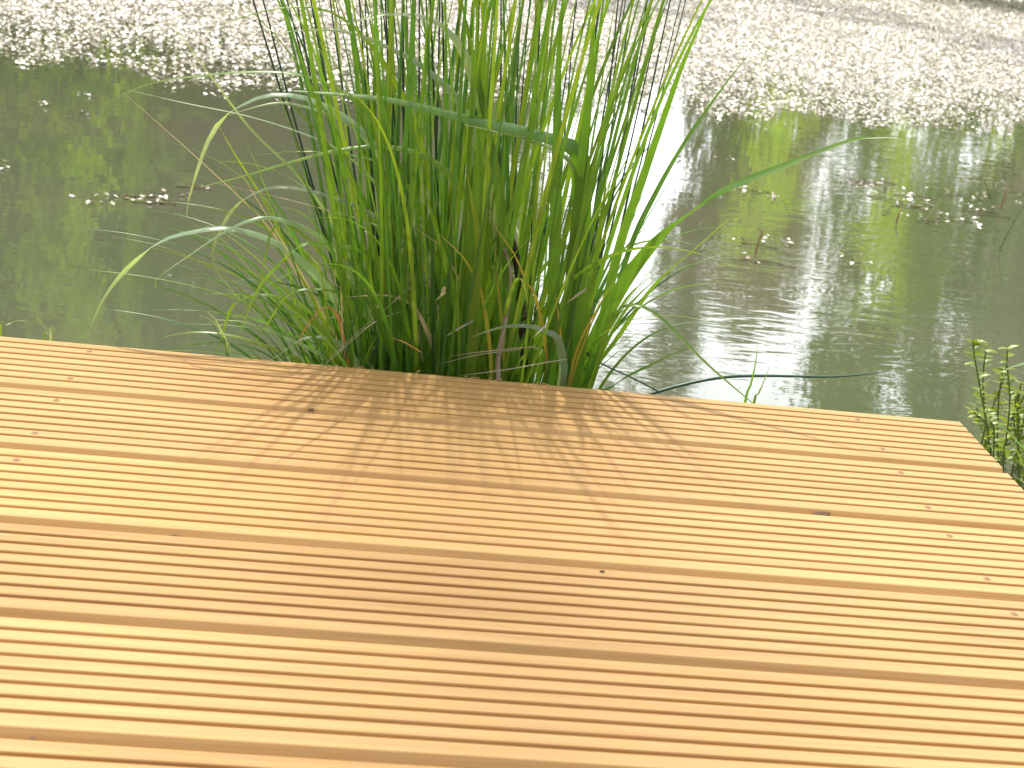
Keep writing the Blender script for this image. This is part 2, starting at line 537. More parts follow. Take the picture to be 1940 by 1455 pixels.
crumb("leaf_crumb", "small brown leaf crumb lodged in the second wide gap, near the deck's right end", 1556, 975, .0055, -.004, "leaf crumb", 1.6, .3)
crumb("seed_husk", "tiny dark husk lying in the first wide gap, right of the tussock", 1592, 874, .0028, -.003, "seed husk", 1.2, 1.0)
crumb("bark_flake", "flat dark bark flake in the third wide gap, towards the left of the deck", 330, 1017, .0024, -.003, "bark flake", 2.4, .1)
crumb("seed_chaff", "pale brown speck of chaff beside the first wide gap, below the left of the tussock", 590, 776, .0028, .0008, "chaff", 1.5, .9)
crumb("twig_bit", "short upright dark twig bit stuck in the nearest wide gap at bottom left", 60, 1403, .0022, -.002, "twig", 2.2, 1.5)
crumb("dirt_speck", "single dark speck on a ridge beside the fourth wide gap, mid deck", 1142, 1082, .0016, .0006, "speck", 1.2, 0)

# bits of dry straw blown against the far edge of the deck
for i in range(16):
    px = 600 + 520 * RNG.random()
    q = on_z(px, 637 + .0885 * px, 0)
    a_ = RNG.uniform(-1.4, 1.4); ln = RNG.uniform(.004, .013)
    y0 = -.002 - abs(RNG.normal(0, .006))
    P = np.array([[q[0], y0, .0006], [q[0] + ln * .5 * math.cos(a_), y0 + ln * .5 * math.sin(a_) * .6, .0012 + .002 * RNG.random()], [q[0] + ln * math.cos(a_), y0 + ln * math.sin(a_) * .6, .001 + .003 * RNG.random()]])
    sv, sf = tube(resample(catmull(P, 5), 9), .00042, 5)
    prop(build("straw_bit", sv, sf, M_DRY, tint=np.tile([.55, .40, .20], (len(sv), 1))), "short pale straw bit lying along the far edge of the deck below the tussock", "straw", "straw bits along the deck edge")

# ------------------------------------------------------------------ grasses
def tint_of(kind):
    r = RNG.random
    if kind == "green": c = np.array([.078, .180, .022])
    elif kind == "lime": c = np.array([.14, .235, .026])
    elif kind == "dark": c = np.array([.046, .122, .030])
    elif kind == "sky_sheen": c = np.array([.21, .31, .18])  # pale sky sheen of arched leaves put into the leaf colour
    elif kind == "rush": c = np.array([.028, .075, .03])
    elif kind == "dry": c = np.array([.50, .40, .24])
    elif kind == "yellow": c = np.array([.38, .31, .04])
    elif kind == "orange": c = np.array([.50, .27, .07])
    elif kind == "straw": c = np.array([.42, .36, .24])
    return c * (1 + .18 * (RNG.random(3) - .5)) * (.85 + .3 * r())


def blade_geo(P, w, kind, side=None, fold=.22, twist=None, tip=.5, n=26):
    P = resample(P, n)
    if side is None:
        a = RNG.uniform(-.9, .9)
        side = np.array([math.cos(a), math.sin(a), 0])
    V, F, t = ribbon(P, w, side, fold, RNG.uniform(-.7, .7) if twist is None else twist, tip)
    c = tint_of(kind)
    if kind in ("green", "lime", "dark", "sky_sheen"):
        base, end = np.array([.15, .15, .05]), c * np.array([1.35, 1.1, .8])
        k = np.clip(1 - t / .18, 0, 1)[:, None] * .6
        e = np.clip((t - .75) / .25, 0, 1)[:, None] * .7
        T = (c * (1 - k) + base * k) * (1 - e) + end * e
    else:
        T = np.tile(c, (len(V), 1))
    return V, F, T


TX, TY = .105, .135                       # middle of the tussock
ROOT_Z = -.17
tus = prop(empty("sedge_tussock", (TX, TY, WATER_Z)), "big bright green sedge tussock growing from the water at the far edge of the deck", "grass tussock")
# muddy stool the leaves grow from
a = np.linspace(0, 2 * math.pi, 28, endpoint=False)
rows = [(.175, -.30), (.185, -.225), (.165, -.17), (.11, -.125), (.05, -.105)]
V = np.vstack([np.c_[TX + .95 * r * np.cos(a) * (1 + .1 * np.sin(5 * a + i)), TY + .6 * r * np.sin(a) * (1 + .1 * np.cos(4 * a + i)), np.full(28, z) + .008 * np.sin(7 * a + i)] for i, (r, z) in enumerate(rows)] + [[[TX, TY, -.1]]])
F = [(i * 28 + j, i * 28 + (j + 1) % 28, (i + 1) * 28 + (j + 1) % 28, (i + 1) * 28 + j) for i in range(4) for j in range(28)] + [(4 * 28 + j, 4 * 28 + (j + 1) % 28, 140) for j in range(28)]
build("root_stool", V, F, M_MUD, tus, smooth=True)

# --- leaves traced as outlines; px points from tip to base, (Y at tip, Y at base), width in mm, kind
TR = [
 ([(165,635),(200,560),(250,500),(310,455),(380,437),(430,433),(500,450),(560,485),(620,545),(665,620),(690,690)], .02,.10, 6.2,"sky_sheen"),
 ([(295,545),(298,527),(350,490),(420,443),(480,416),(530,416),(600,445),(650,500),(700,600),(740,700)], .00,.12, 4.6,"sky_sheen"),
 ([(501,602),(455,566),(429,537),(412,515),(401,485),(410,455),(435,405),(470,372),(520,355),(580,360),(660,385),(720,420),(770,520),(800,690)], .03,.12, 4.2,"sky_sheen"),
 ([(353,412),(357,380),(385,290),(410,240),(440,210),(500,182),(560,182),(620,203),(680,245),(740,325),(790,450),(820,690)], .05,.14, 6.5,"sky_sheen"),
 ([(435,218),(487,202),(541,195),(613,213),(660,235),(700,267),(760,350),(810,500),(830,690)], .06,.16, 5.0,"sky_sheen"),
 ([(382,354),(450,337),(560,305),(640,285),(720,278),(790,290),(845,325),(885,380),(925,500),(945,700)], .02,.12, 6.5,"lime"),
 ([(197,198),(240,176),(296,155),(370,145),(440,138),(520,136),(590,147),(640,170),(690,205),(735,275),(785,400),(835,700)], .10,.16, 5.4,"lime"),
 ([(378,65),(430,42),(490,24),(550,14),(615,18),(680,60),(745,150),(805,300),(855,690)], .06,.14, 4.6,"lime"),
 ([(600,90),(620,72),(643,50),(708,31),(745,27),(802,31),(852,62),(890,130),(930,300),(960,700)], .03,.13, 8.5,"sky_sheen"),
 ([(530,62),(570,58),(605,57),(655,60),(708,78),(755,100),(805,130),(870,195),(920,320),(960,500),(980,700)], .05,.16, 7.5,"sky_sheen"),
 ([(555,172),(655,180),(745,191),(850,217),(920,234),(990,248),(1050,266),(1085,280),(1100,320),(1098,500),(1070,720)], -.02,.08, 17,"green"),
 ([(880,236),(939,249),(990,262),(1033,277),(1083,310),(1100,380),(1095,560),(1085,720)], .0,.10, 7.0,"sky_sheen"),
 ([(1690,260),(1633,261),(1601,269),(1547,289),(1475,318),(1402,346),(1330,385),(1240,460),(1165,565),(1095,720)], .02,.10, 13.5,"green"),
 ([(1352,-20),(1320,60),(1290,130),(1255,230),(1215,345),(1170,480),(1115,720)], .02,.08, 9.0,"green"),
 ([(1425,95),(1370,165),(1300,265),(1240,370),(1190,480),(1125,700)], .05,.14, 4.5,"dark"),
 ([(1350,465),(1300,485),(1240,520),(1190,562),(1140,650),(1105,730)], .1,.12, 3.6,"lime"),
 ([(1352,490),(1290,508),(1230,540),(1170,610),(1115,730)], .02,.1, 2.8,"lime"),
 ([(1385,410),(1330,460),(1240,540),(1170,640),(1110,725)], .1,.12, 4.2,"lime"),
 ([(1460,796),(1440,776),(1400,742),(1340,690),(1290,640),(1250,600),(1205,578),(1160,600),(1120,730)], -.01,.06, 4.5,"lime"),
 ([(1320,655),(1280,668),(1240,688),(1190,712),(1150,738),(1110,760)], .05,.07, 5.0,"green"),
 ([(408,674),(419,645),(429,609),(440,580),(466,564),(498,559),(534,566),(570,591),(606,624),(635,700)], .03,.07, 5.0,"lime"),
 ([(484,649),(505,617),(530,577),(552,555),(577,548),(621,550),(650,562),(680,620),(700,705)], .03,.08, 4.4,"lime"),
 ([(455,630),(480,566),(505,526),(563,469),(595,460),(642,465),(686,476),(740,520),(775,700)], .0,.10, 5.2,"lime"),
 ([(577,458),(613,469),(660,502),(700,560),(740,700)], .06,.10, 4.0,"sky_sheen"),
 ([(447,609),(484,559),(498,508),(509,454),(520,430),(545,425),(600,470),(660,560),(700,700)], .03,.10, 3.0,"lime"),
 ([(292,647),(325,635),(379,629),(433,635),(484,649),(530,667),(575,700)], .03,.05, 5.0,"lime"),
 ([(408,606),(470,612),(540,640),(600,668),(640,710)], .04,.06, 3.2,"sky_sheen"),
 ([(505,688),(540,664),(580,640),(640,648),(680,705)], .02,.05, 4.4,"sky_sheen"),
 ([(896,638),(925,627),(961,618),(1004,618),(1033,627),(1055,640),(1065,680),(1062,730)], .0,.04, 6.0,"sky_sheen"),
 ([(231,173),(382,307),(505,426),(563,520),(620,610),(665,700)], .08,.13, 2.6,"dry"),
 ([(330,50),(400,145),(480,250),(580,350),(660,480),(735,700)], .12,.16, 2.6,"sky_sheen"),
 ([(240,170),(350,195),(470,220),(580,255),(650,290),(720,360),(790,500),(830,700)], .1,.15, 2.8,"sky_sheen"),
 ([(400,345),(520,372),(620,398),(720,430),(800,500),(850,700)], .07,.13, 2.4,"dry"),
 ([(455,325),(500,400),(560,500),(610,590),(660,700)], .05,.1, 2.2,"dry"),
 ([(475,295),(560,287),(640,291),(720,310),(790,380),(830,520),(850,700)], .06,.12, 4.6,"lime"),
 ([(520,165),(610,260),(690,380),(750,520),(790,700)], .1,.12, 5,"green"),
 ([(410,232),(450,300),(500,380),(545,470),(600,580),(650,700)], .1,.1, 3.2,"lime"),
 ([(665,470),(700,560),(730,640),(750,710)], .0,.05, 5,"green"),
 ([(1150,330),(1135,450),(1110,600),(1090,730)], .0,.06, 8,"green"),
 ([(1128,-30),(1118,150),(1100,350),(1080,550),(1065,730)], .02,.07, 11,"green"),
 ([(1070,-30),(1058,120),(1055,300),(1050,500),(1040,730)], .0,.06, 11,"green"),
 ([(868,-30),(905,150),(940,330),(960,500),(975,725)], .02,.06, 9,"green"),
 ([(885,330),(905,450),(900,560),(890,720)], .0,.04, 9,"lime"),
 ([(925,-30),(915,120),(908,300),(895,480),(870,715)], .02,.06, 10,"green"),
 ([(800,340),(830,450),(860,560),(880,715)], .0,.05, 7,"green"),
]
TRD = [
 ([(563,655),(577,624),(599,595),(613,582),(640,600),(660,700)], .02,.05, 6.0,"orange"),
 ([(831,443),(863,472),(889,505),(915,570),(930,720)], .0,.05, 6.0,"yellow"),
 ([(928,411),(950,447),(975,483),(997,533),(1019,577),(1035,720)], .0,.05, 5.0,"yellow"),
 ([(970,432),(955,455),(943,470),(940,500),(955,720)], .02,.05, 3.5,"yellow"),
 ([(1163,533),(1134,580),(1105,634),(1087,681),(1076,730)], .0,.05, 5.0,"yellow"),
 ([(1140,560),(1118,620),(1095,680),(1080,735)], .02,.05, 3.0,"yellow"),
 ([(1052,555),(1058,600),(1065,660),(1068,730)], .02,.05, 3.0,"orange"),
 ([(657,563),(700,560),(745,562),(790,590),(830,700)], .02,.08, 6.0,"dry"),
 ([(620,682),(670,637),(745,572),(775,545)], .0,.06, 4.6,"straw"),
 ([(600,705),(650,660),(710,610),(760,590)], .0,.06, 2.6,"straw"),
 ([(788,432),(812,450),(835,470),(880,560),(900,720)], .03,.07, 3.0,"dry"),
 ([(849,676),(907,667),(1000,658),(1020,660)], .0,.01, 2.4,"straw"),
 ([(830,690),(907,672),(985,662)], .01,.02, 2.0,"straw"),
 ([(870,712),(960,700),(1015,690),(1075,680)], .0,.01, 2.4,"straw"),
 ([(1073,575),(1098,556),(1120,541)], .02,.05, 4.0,"straw"),
 ([(845,637),(870,622),(900,606)], .0,.03, 3.0,"straw"),
 ([(826,570),(842,552),(838,545)], .01,.03, 7.0,"dry"),
 ([(1010,640),(1030,620),(1045,600)], .0,.03, 3.0,"straw"),
 ([(740,640),(765,648),(800,668)], .0,.02, 3.0,"orange"),
 ([(640,470),(634,530),(640,543),(648,546),(651,540),(646,537)], .02,.03, 1.6,"dry"),
]


def arching_side(P):
    """upright parts of a leaf face the viewer's side, arched parts turn their upper face to the sky"""
    T = np.gradient(P, axis=0); T /= np.linalg.norm(T, axis=1)[:, None] + 1e-9
    k = np.clip(np.abs(T[:, 2:3]), 0, 1) ** 2
    a, b = RNG.uniform(-.3, .3), math.radians(RNG.uniform(18, 36))
    return k * (CR * math.cos(a) + np.array([0, math.sin(a), 0])) + (1 - k) * np.array([0, math.cos(b), math.sin(b)])


def traced(px, ytip, ybase, w, kind, root=True):
    n = len(px)
    P = []
    for i, (x, y) in enumerate(px):
        t = i / (n - 1)
        P.append(on_y(x, y, ytip + (ybase - ytip) * t))
    if root:
        last = P[-1]
        P.append(np.array([last[0] * .85 + TX * .15, last[1] * .7 + TY * .3, min(last[2] - .07, ROOT_Z + .03)]))
    P = catmull(np.array(P[::-1]), 6)
    return blade_geo(P, w * {"straw": .8e-3, "dry": .9e-3, "yellow": .75e-3, "orange": .8e-3, "green": 1.3e-3, "sky_sheen": 1.65e-3}.get(kind, 1.4e-3), kind, arching_side(resample(P, 40)), fold=.14, twist=RNG.uniform(-.15, .15), tip=.42, n=40)


for px, y0, y1, wd, kd in TR:
    V, F, T = traced(px, y0, y1, wd, kd)
    build("leaf_blade" if kd != "dry" else "dry_blade", V, F, M_BLADE if kd != "dry" else M_DRY, tus, T, True)
for px, y0, y1, wd, kd in TRD:
    V, F, T = traced(px, y0, y1, wd, kd, root=(kd in ("orange", "yellow", "dry") and len(px) > 4))
    build("dry_blade", V, F, M_DRY, tus, T, True)


def upright(rx, ry, lean_x, lean_y, length, droop, bend=0.0):
    """points of a blade that rises from the stool and arches over at its tip"""
    t = np.linspace(0, 1, 22)
    P = np.zeros((22, 3))
    P[:, 0] = rx + lean_x * length * (t + bend * t * t) + droop * lean_x * length * t ** 3
    P[:, 1] = ry + lean_y * length * t + droop * lean_y * length * t ** 3
    P[:, 2] = ROOT_Z + length * (t - .35 * abs(droop) * t ** 3)
    return P


procedural = []
for i in range(150):                                             # tall leaves
    u = RNG.uniform(-1, 1); v = RNG.uniform(-1, 1)
    rx, ry = TX + .115 * u, TY + .075 * v
    lean = .09 * u + RNG.normal(0, .078) - .015
    kind = RNG.choice(["green", "lime", "dark", "sky_sheen"], p=[.54, .30, .16, .0])
    w_ = RNG.uniform(.0026, .0062)
    P = upright(rx, ry, lean, RNG.normal(0, .08) + .08 * v, RNG.uniform(.68, 1.0), RNG.uniform(0, .8))
    procedural.append((w_ * 1.0, P, w_, kind))
for i in range(125):                                             # middle leaves, leaning out
    u = RNG.uniform(-1, 1); v = RNG.uniform(-1, 1)
    rx, ry = TX - .005 + .135 * u, TY + .08 * v
    lean = float(np.clip(.20 * u + RNG.normal(0, .14) - .03, -.33, .30))
    kind = RNG.choice(["green", "lime", "dark", "sky_sheen"], p=[.53, .33, .14, .0])
    w_ = RNG.uniform(.0022, .0048)
    P = upright(rx, ry, lean, RNG.normal(0, .12) + .1 * v, RNG.uniform(.32, .58), RNG.uniform(.1, 1.3))
    procedural.append((w_ * .6, P, w_, kind))
for i in range(170):                                             # short fine leaves round the foot, mostly on the left
    rx, ry = RNG.uniform(-.05, .20), TY + RNG.uniform(-.1, .05)
    lean = float(np.clip(RNG.normal(-.2 if rx < .08 else .0, .25), -.5, .4))
    kind = RNG.choice(["green", "lime", "dark"], p=[.42, .4, .18])
    w_ = RNG.uniform(.0016, .0036)
    P = upright(rx, ry, lean, RNG.normal(-.02, .15), RNG.uniform(.18, .34), RNG.uniform(.2, 1.5))
    procedural.append((w_ * .3, P, w_, kind))
for i in range(75):                                             # low thatch on the left side
    rx, ry = RNG.uniform(-.06, .07), TY + RNG.uniform(-.1, .04)
    lean = float(np.clip(RNG.normal(-.12, .22), -.6, .3))
    w_ = RNG.uniform(.002, .0042)
    P = upright(rx, ry, lean, RNG.normal(-.02, .1), RNG.uniform(.26, .46), RNG.uniform(.2, 1.2))
    procedural.append((w_ * .35, P, w_, RNG.choice(["green", "lime", "dark"])))
procedural = [q for q in procedural if not np.any((q[1][:, 1] < .012) & (q[1][:, 2] < .035))]
procedural.sort(key=lambda q: -q[0])
n_ind = 100 - len([q for q in TR if q[4] != "dry"])
mass = MB()
for i, (_, P, w_, kind) in enumerate(procedural):
    V, F, T = blade_geo(P, w_, kind)
    if i < n_ind: build("leaf_blade", V, F, M_BLADE, tus, T, True)
    else: mass.add(V, F, T)
o = mass.done("leaf_blades", M_BLADE, tus, True); o["kind"] = "stuff"

# --- rushes: thin round dark stems
def rush_clump(label, specs):
    r = prop(empty("rush_clump", (specs[0][0][0], specs[0][0][1], WATER_Z)), label, "rushes")
    for root, top, bow, rad in specs:
        root, top = np.array(root), np.array(top)
        t = np.linspace(0, 1, 14)[:, None]
        P = root * (1 - t) + top * t + np.array(bow)[None] * (4 * t * (1 - t))
        R = rad * (1 - .75 * t[:, 0] ** 2)
        V, F = tube(P, R, 6)
        build("stem", V, F, M_RUSH, r, np.tile(tint_of("rush"), (len(V), 1)), True)
    return r


def rush_spec(tx, ty, bx, Y0, Y1, rad, ext=.25):
    """a stem seen at (tx,ty) near its top and rising from bx at the deck edge"""
    a = on_y(bx, 705 + (bx - 890) * .08, Y0); b = on_y(tx, ty, Y1)
    d = b - a
    root = a - d * ((a[2] - WATER_Z + .04) / d[2])
    return (tuple(root), tuple(b + d * ext), (RNG.normal(0, .006), RNG.normal(0, .006), 0), rad)


LEFT = [(480, 690), (505, 700), (545, 735), (563, 690), (590, 720), (628, 730), (655, 770), (686, 745), (690, 712), (718, 780), (728, 760), (738, 742), (741, 800), (770, 790), (785, 760), (810, 830), (828, 800), (835, 850)]
rush_clump("thin dark rush stems rising on the left side of the green tussock",
           [rush_spec(tx, 0, bx, .17 + RNG.uniform(-.03, .05), .2 + RNG.uniform(-.05, .08), RNG.uniform(.0018, .0027)) for tx, bx in LEFT])
RIGHT = [(905, 880), (925, 930), (940, 915), (985, 960), (1005, 950), (1030, 1010), (1090, 1030), (1100, 1010), (1140, 1060), (1165, 1080), (1178, 1050), (1190, 1090), (1205, 1100), (1222, 1085), (1240, 1105), (1255, 1090), (1268, 1110), (1285, 1098), (1300, 1118)]
sp = [rush_spec(tx, 0, bx, .17 + RNG.uniform(-.03, .05), .2 + RNG.uniform(-.05, .08), RNG.uniform(.0013, .0022)) for tx, bx in RIGHT]
rc = rush_clump("thin dark rush stems fanning out on the right side of the green tussock", sp)
# one stem has fallen over and lies out to the right, just above the water
P = np.array([on_y(x, y, Y) for x, y, Y in [(1680, 704, .16), (1620, 711, .15), (1560, 714, .14), (1450, 712, .13), (1370, 715, .12), (1290, 730, .11), (1220, 752, .1), (1150, 790, .1)]])
P = resample(catmull(P[::-1], 6), 40)
V, F = tube(P, .0021 * (1 - .7 * np.linspace(0, 1, 40) ** 3), 8)
build("stem", V, F, M_RUSH, rc, np.tile([.035, .10, .055], (len(V), 1)), True)["label"] = "fallen dark rush stem lying low over the water"
P = np.array([on_y(x, y, .09) for x, y in [(1252, 744), (1200, 717), (1140, 689), (1100, 660)]])
V, F = tube(resample(catmull(P[::-1], 6), 16), .0011, 6)
build("stem", V, F, M_RUSH, rc, np.tile(tint_of("rush"), (len(V), 1)), True)

# --- dead twig standing in the tussock
P = np.array([on_y(x, y, -.005 + .05 * (i / 7)) for i, (x, y) in enumerate([(943, 760), (944, 719), (944, 681), (951, 640), (961, 590), (967, 545), (967, 510), (955, 470)])])
P = resample(catmull(P, 6), 40)
V, F = tube(P, (.0032 - .0016 * np.linspace(0, 1, 40)) * (1 + .12 * np.sin(np.linspace(0, 40, 40))), 8)
o = build("dead_twig", V, F, M_TWIG, smooth=True)
prop(o, "crooked grey brown dead twig standing upright among the green leaves at deck edge", "twig")
P = np.array([on_y(x, y, .12) for x, y in [(1000, 740), (992, 640), (984, 540), (978, 490), (964, 436)]])
P = resample(catmull(P, 6), 20)
V, F = tube(P, .0068 * (1 - .35 * np.linspace(0, 1, 20)) * (1 + .1 * np.sin(np.linspace(0, 17, 20))), 9)
o = build("dead_stump", V, F, M_MUD, smooth=True)
prop(o, "dark rotten stump of a stalk hidden deep between the tussock leaves", "stump")

# --- small grass plants of their own
def small_plant(name, label, cat, blades, loc_px, Y):
    p = on_y(*loc_px, Y)
    root = prop(empty(name, (p[0], p[1], WATER_Z)), label, cat)
    for px, y0, y1, wd, kd in blades:
        n = len(px)
        P = [on_y(x, y, y0 + (y1 - y0) * i / (n - 1)) for i, (x, y) in enumerate(px)]
        last = P[-1]
        P.append(np.array([last[0], last[1] + .004, WATER_Z - .02]))
        P = catmull(np.array(P[::-1]), 6)
        V, F, T = blade_geo(P, wd * 1.4e-3, kd, arching_side(resample(P, 30)), .14, RNG.uniform(-.15, .15), .45, 30)
        build("leaf_blade", V, F, M_DRY if kd in ("dry", "straw") else M_BLADE, root, T, True)
    return root


small_plant("grass_sprig", "low arching grass sprig peeping over the deck edge at far left", "grass sprig",
            [([(62, 612), (45, 607), (32, 607), (14, 616), (0, 640)], .04, .03, 3.4, "lime"), ([(70, 600), (80, 614), (88, 628), (96, 650)], .03, .03, 3.4, "sky_sheen"), ([(104, 652), (92, 640), (84, 655)], .02, .03, 2.5, "green")], (60, 650), .03)
small_plant("grass_sprig", "pale forked grass sprig standing at the deck edge left of the tussock", "grass sprig",
            [([(378, 598), (400, 606), (415, 622), (426, 649), (434, 690)], .03, .03, 4.2, "sky_sheen"), ([(393, 591), (410, 608), (422, 635), (432, 690)], .02, .03, 3.6, "sky_sheen"), ([(380, 620), (395, 607), (412, 630), (430, 690)], .03, .03, 2.5, "green")], (430, 690), .03)
small_plant("grass_sprig", "two short upright grass blades at the deck edge below the fallen rush stem", "grass sprig",
            [([(1435, 652), (1431, 690), (1422, 730), (1410, 770)], .05, .05, 3.6, "green"), ([(1460, 690), (1450, 715), (1438, 745), (1425, 775)], .05, .05, 3.0, "lime"), ([(1440, 735), (1434, 752), (1428, 772)], .04, .05, 3.0, "green")], (1415, 770), .05)
small_plant("grass_sprig", "single tiny pale grass tip at the deck edge towards its right corner", "grass sprig",
            [([(1539, 756), (1535, 764), (1531, 776), (1528, 790)], .02, .02, 4.6, "sky_sheen")], (1530, 785), .02)
small_plant("sedge_plant", "arching pale sedge leaves reaching in over the water at the right edge", "sedge",
            [([(1835, 758), (1850, 742), (1875, 718), (1905, 700), (1945, 688), (1990, 690), (2030, 730), (2050, 800)], .3, .22, 5.2, "sky_sheen"), ([(1828, 760), (1845, 770), (1880, 790), (1940, 850), (1990, 900)], .15, .12, 3.0, "lime"), ([(1915, 832), (1925, 850), (1938, 880), (1960, 930)], .1, .1, 4.0, "lime"), ([(1925, 905), (1938, 912), (1955, 935), (1970, 960)], .05, .05, 5, "sky_sheen"), ([(1895, 1080), (1915, 1068), (1950, 1052), (2000, 1040), (2040, 1060)], -.3, -.25, 1.6, "dry")], (1990, 900), .12)  # last dry strand, over the deck, stands in for a thin grass shadow

# --- leafy plant added in place of mirrored yellow green foliage at the deck corner
lp = on_z(1905, 900, WATER_Z)
pl = prop(empty("reflection_plant", tuple(lp)), "added leafy plant standing in for yellow green foliage mirrored at the right corner of the deck", "water plant")
SPRIG = [[(1868, 665), (1862, 720), (1868, 790), (1880, 880)], [(1900, 700), (1892, 760), (1890, 830), (1892, 890)], [(1930, 740), (1918, 790), (1905, 850), (1900, 900)],
         [(1955, 690), (1945, 770), (1930, 840), (1915, 905)], [(1850, 770), (1862, 820), (1878, 870), (1888, 905)], [(1985, 720), (1975, 800), (1950, 880), (1930, 930)]]
SPRIG += [[(x + RNG.uniform(-22, 22), y + RNG.uniform(-70, 10)) for x, y in q] for q in SPRIG] + [[(x + RNG.uniform(0, 45), y + RNG.uniform(-20, 40)) for x, y in q] for q in SPRIG]
lv = MB()
for q in SPRIG:
    Yq = lp[1] + RNG.uniform(-.08, .08)
    P = resample(catmull(np.array([on_y(x, y, Yq) for x, y in q[::-1]]), 6), 22)
    P[0, 2] = WATER_Z - .02
    sv, sf = tube(P, .0013, 5)
    build("stem", sv, sf, M_RUSH, pl, np.tile([.12, .17, .03], (len(sv), 1)), True)
    for i in range(3, 22):
        for sgn in (-1, 1):
            if RNG.random() < .25: continue
            ln = RNG.uniform(.008, .017)
            a_ = RNG.uniform(-.5, .5) + (0 if sgn > 0 else math.pi)
            dv = np.array([math.cos(a_), math.sin(a_), RNG.uniform(-.3, .5)])
            e = P[i] + dv * ln
            V, F, t = ribbon(np.array([P[i], P[i] * .6 + e * .4 + [0, 0, .002], e * .8 + P[i] * .2 + [0, 0, .001], e]), ln * .55, np.array([-dv[1], dv[0], RNG.uniform(-.6, .6)]), .15, 0, .7)
            lv.add(V, F, np.tile(np.array([.19, .26, .018]) * RNG.uniform(.7, 1.3), (len(V), 1)))
lv.done("leaves", M_BLADE, pl, True)

# ------------------------------------------------------------------ pondweed
def leaf_field(P, size, tilt, yaw, cols, flat=.6):
    """curled leaf pieces: 6 vertices each, two quads bent along the middle"""
    n = len(P)
    cy, sy = np.cos(yaw), np.sin(yaw)
    ax = np.stack([cy, sy, np.zeros(n)], 1)
    tax = tilt[:, 0]; tay = tilt[:, 1]
    up = np.stack([np.sin(tax), np.sin(tay), np.sqrt(np.clip(1 - np.sin(tax) ** 2 - np.sin(tay) ** 2, .05, 1))], 1)
    ax = ax - up * np.sum(ax * up, 1)[:, None]; ax /= np.linalg.norm(ax, axis=1)[:, None]
    bx = np.cross(up, ax)
    L = size[:, None]; W = size[:, None] * flat
    curl = RNG.uniform(-.25, .45, n)[:, None] * L
    v = np.stack([P - ax * L, P - bx * W + up * curl * .35, P + bx * W * .9 + up * curl * .35, P + ax * L,
                  P - ax * L * .0 + up * 0 - bx * W * 0, P], 1)
    # outline: -ax tip, side, +ax tip, side, folded along ax
    v[:, 0] = P - ax * L + up * curl * .4
    v[:, 1] = P - ax * L * .15 - bx * W + up * curl
    v[:, 2] = P + ax * L * .9
    v[:, 3] = P + ax * L * .1 + bx * W + up * curl
    v[:, 4] = P - ax * L * .35 - up * curl * .2
    v[:, 5] = P + ax * L * .4 - up * curl * .2
    F = np.array([[0, 1, 5, 4], [1, 2, 5, 5], [0, 4, 5, 3], [3, 5, 2, 2]])
    V = v.reshape(-1, 3)
    quads = np.array([[0, 1, 5, 4], [0, 4, 5, 3]])
    tris = np.array([[1, 2, 5], [3, 5, 2]])
    base = (np.arange(n) * 6)[:, None, None]
    Q = (base + quads[None]).reshape(-1, 4); Tt = (base + tris[None]).reshape(-1, 3)
    # all triangles, for one simple array
    F = np.vstack([Q[:, [0, 1, 2]], Q[:, [0, 2, 3]], Tt])
    return V, F, np.repeat(cols, 6, axis=0)


WEED_COLS = np.array([[.74, .66, .57], [.64, .57, .48], [.80, .73, .65], [.16, .19, .045], [.22, .25, .05], [.16, .11, .06], [.30, .21, .13]])  # pale tones carry sun and sky glare; greens and browns are leaf colour


def weed_cols(n, p):
    c = WEED_COLS[RNG.choice(len(WEED_COLS), n, p=p)]
    return c * RNG.uniform(.75, 1.25, (n, 1))


front_px = [(-400, 60), (-150, 85), (0, 108), (120, 128), (250, 148), (400, 160), (560, 172), (720, 190), (900, 195), (1100, 200), (1240, 205), (1400, 220), (1600, 232), (1800, 240), (1940, 248), (2300, 270)]
fr = np.array([on_z(x, y, WATER_Z) for x, y in front_px])


def front_y(x):
    return np.interp(x, fr[:, 0], fr[:, 1])


n = 420000
X = RNG.uniform(-4.5, 9.0, n); Yb = bank_y(X); Yf = front_y(X)
wob = .10 * np.sin(X * 5.3) + .07 * np.sin(X * 13.1 + 1) + .05 * np.sin(X * 31 + 2)
Yf = Yf + wob
t = RNG.random(n) ** 1.25
Y = Yf + (Yb - Yf) * t
# even density per square metre, thinning to nothing at the water's edge, with small openings
span = np.clip(Yb - Yf, .5, 9)
d_front = Y - Yf
hole = np.sin(X * 7 + 2 * np.sin(Y * 3)) * np.sin(Y * 9 + 1.7 * np.sin(X * 4))
keep = (RNG.random(n) < np.clip(.16 + d_front * .75, 0, 1) * np.where(hole > -.25, 1.0, np.clip(.25 + d_front * .25, 0, 1))) & (RNG.random(n) < span / 7.5 * np.clip(1.6 - d_front * .12, .5, 1.6))
inview = np.abs(np.arctan2(X, Y - CAM_Y) - YAW) < .72
keep &= inview
X, Y, d_front = X[keep], Y[keep], d_front[keep]
n = len(X)
size = RNG.uniform(.0042, .0108, n) * (1 + .06 * d_front)
P = np.stack([X, Y, WATER_Z + .002 + np.abs(RNG.normal(0, .006, n)) + np.clip(d_front * .01, 0, .02)], 1)
tilt = RNG.normal(0, .28, (n, 2)) + [0, -.17]
V, F, T = leaf_field(P, size, tilt, RNG.uniform(0, 6.28, n),
                     np.where((RNG.random(n) < np.clip(.75 - d_front * .55, .05, .8))[:, None], weed_cols(n, [.24, .14, .16, .17, .14, .07, .08]), weed_cols(n, [.36, .18, .32, .03, .04, .02, .05])), flat=.75)
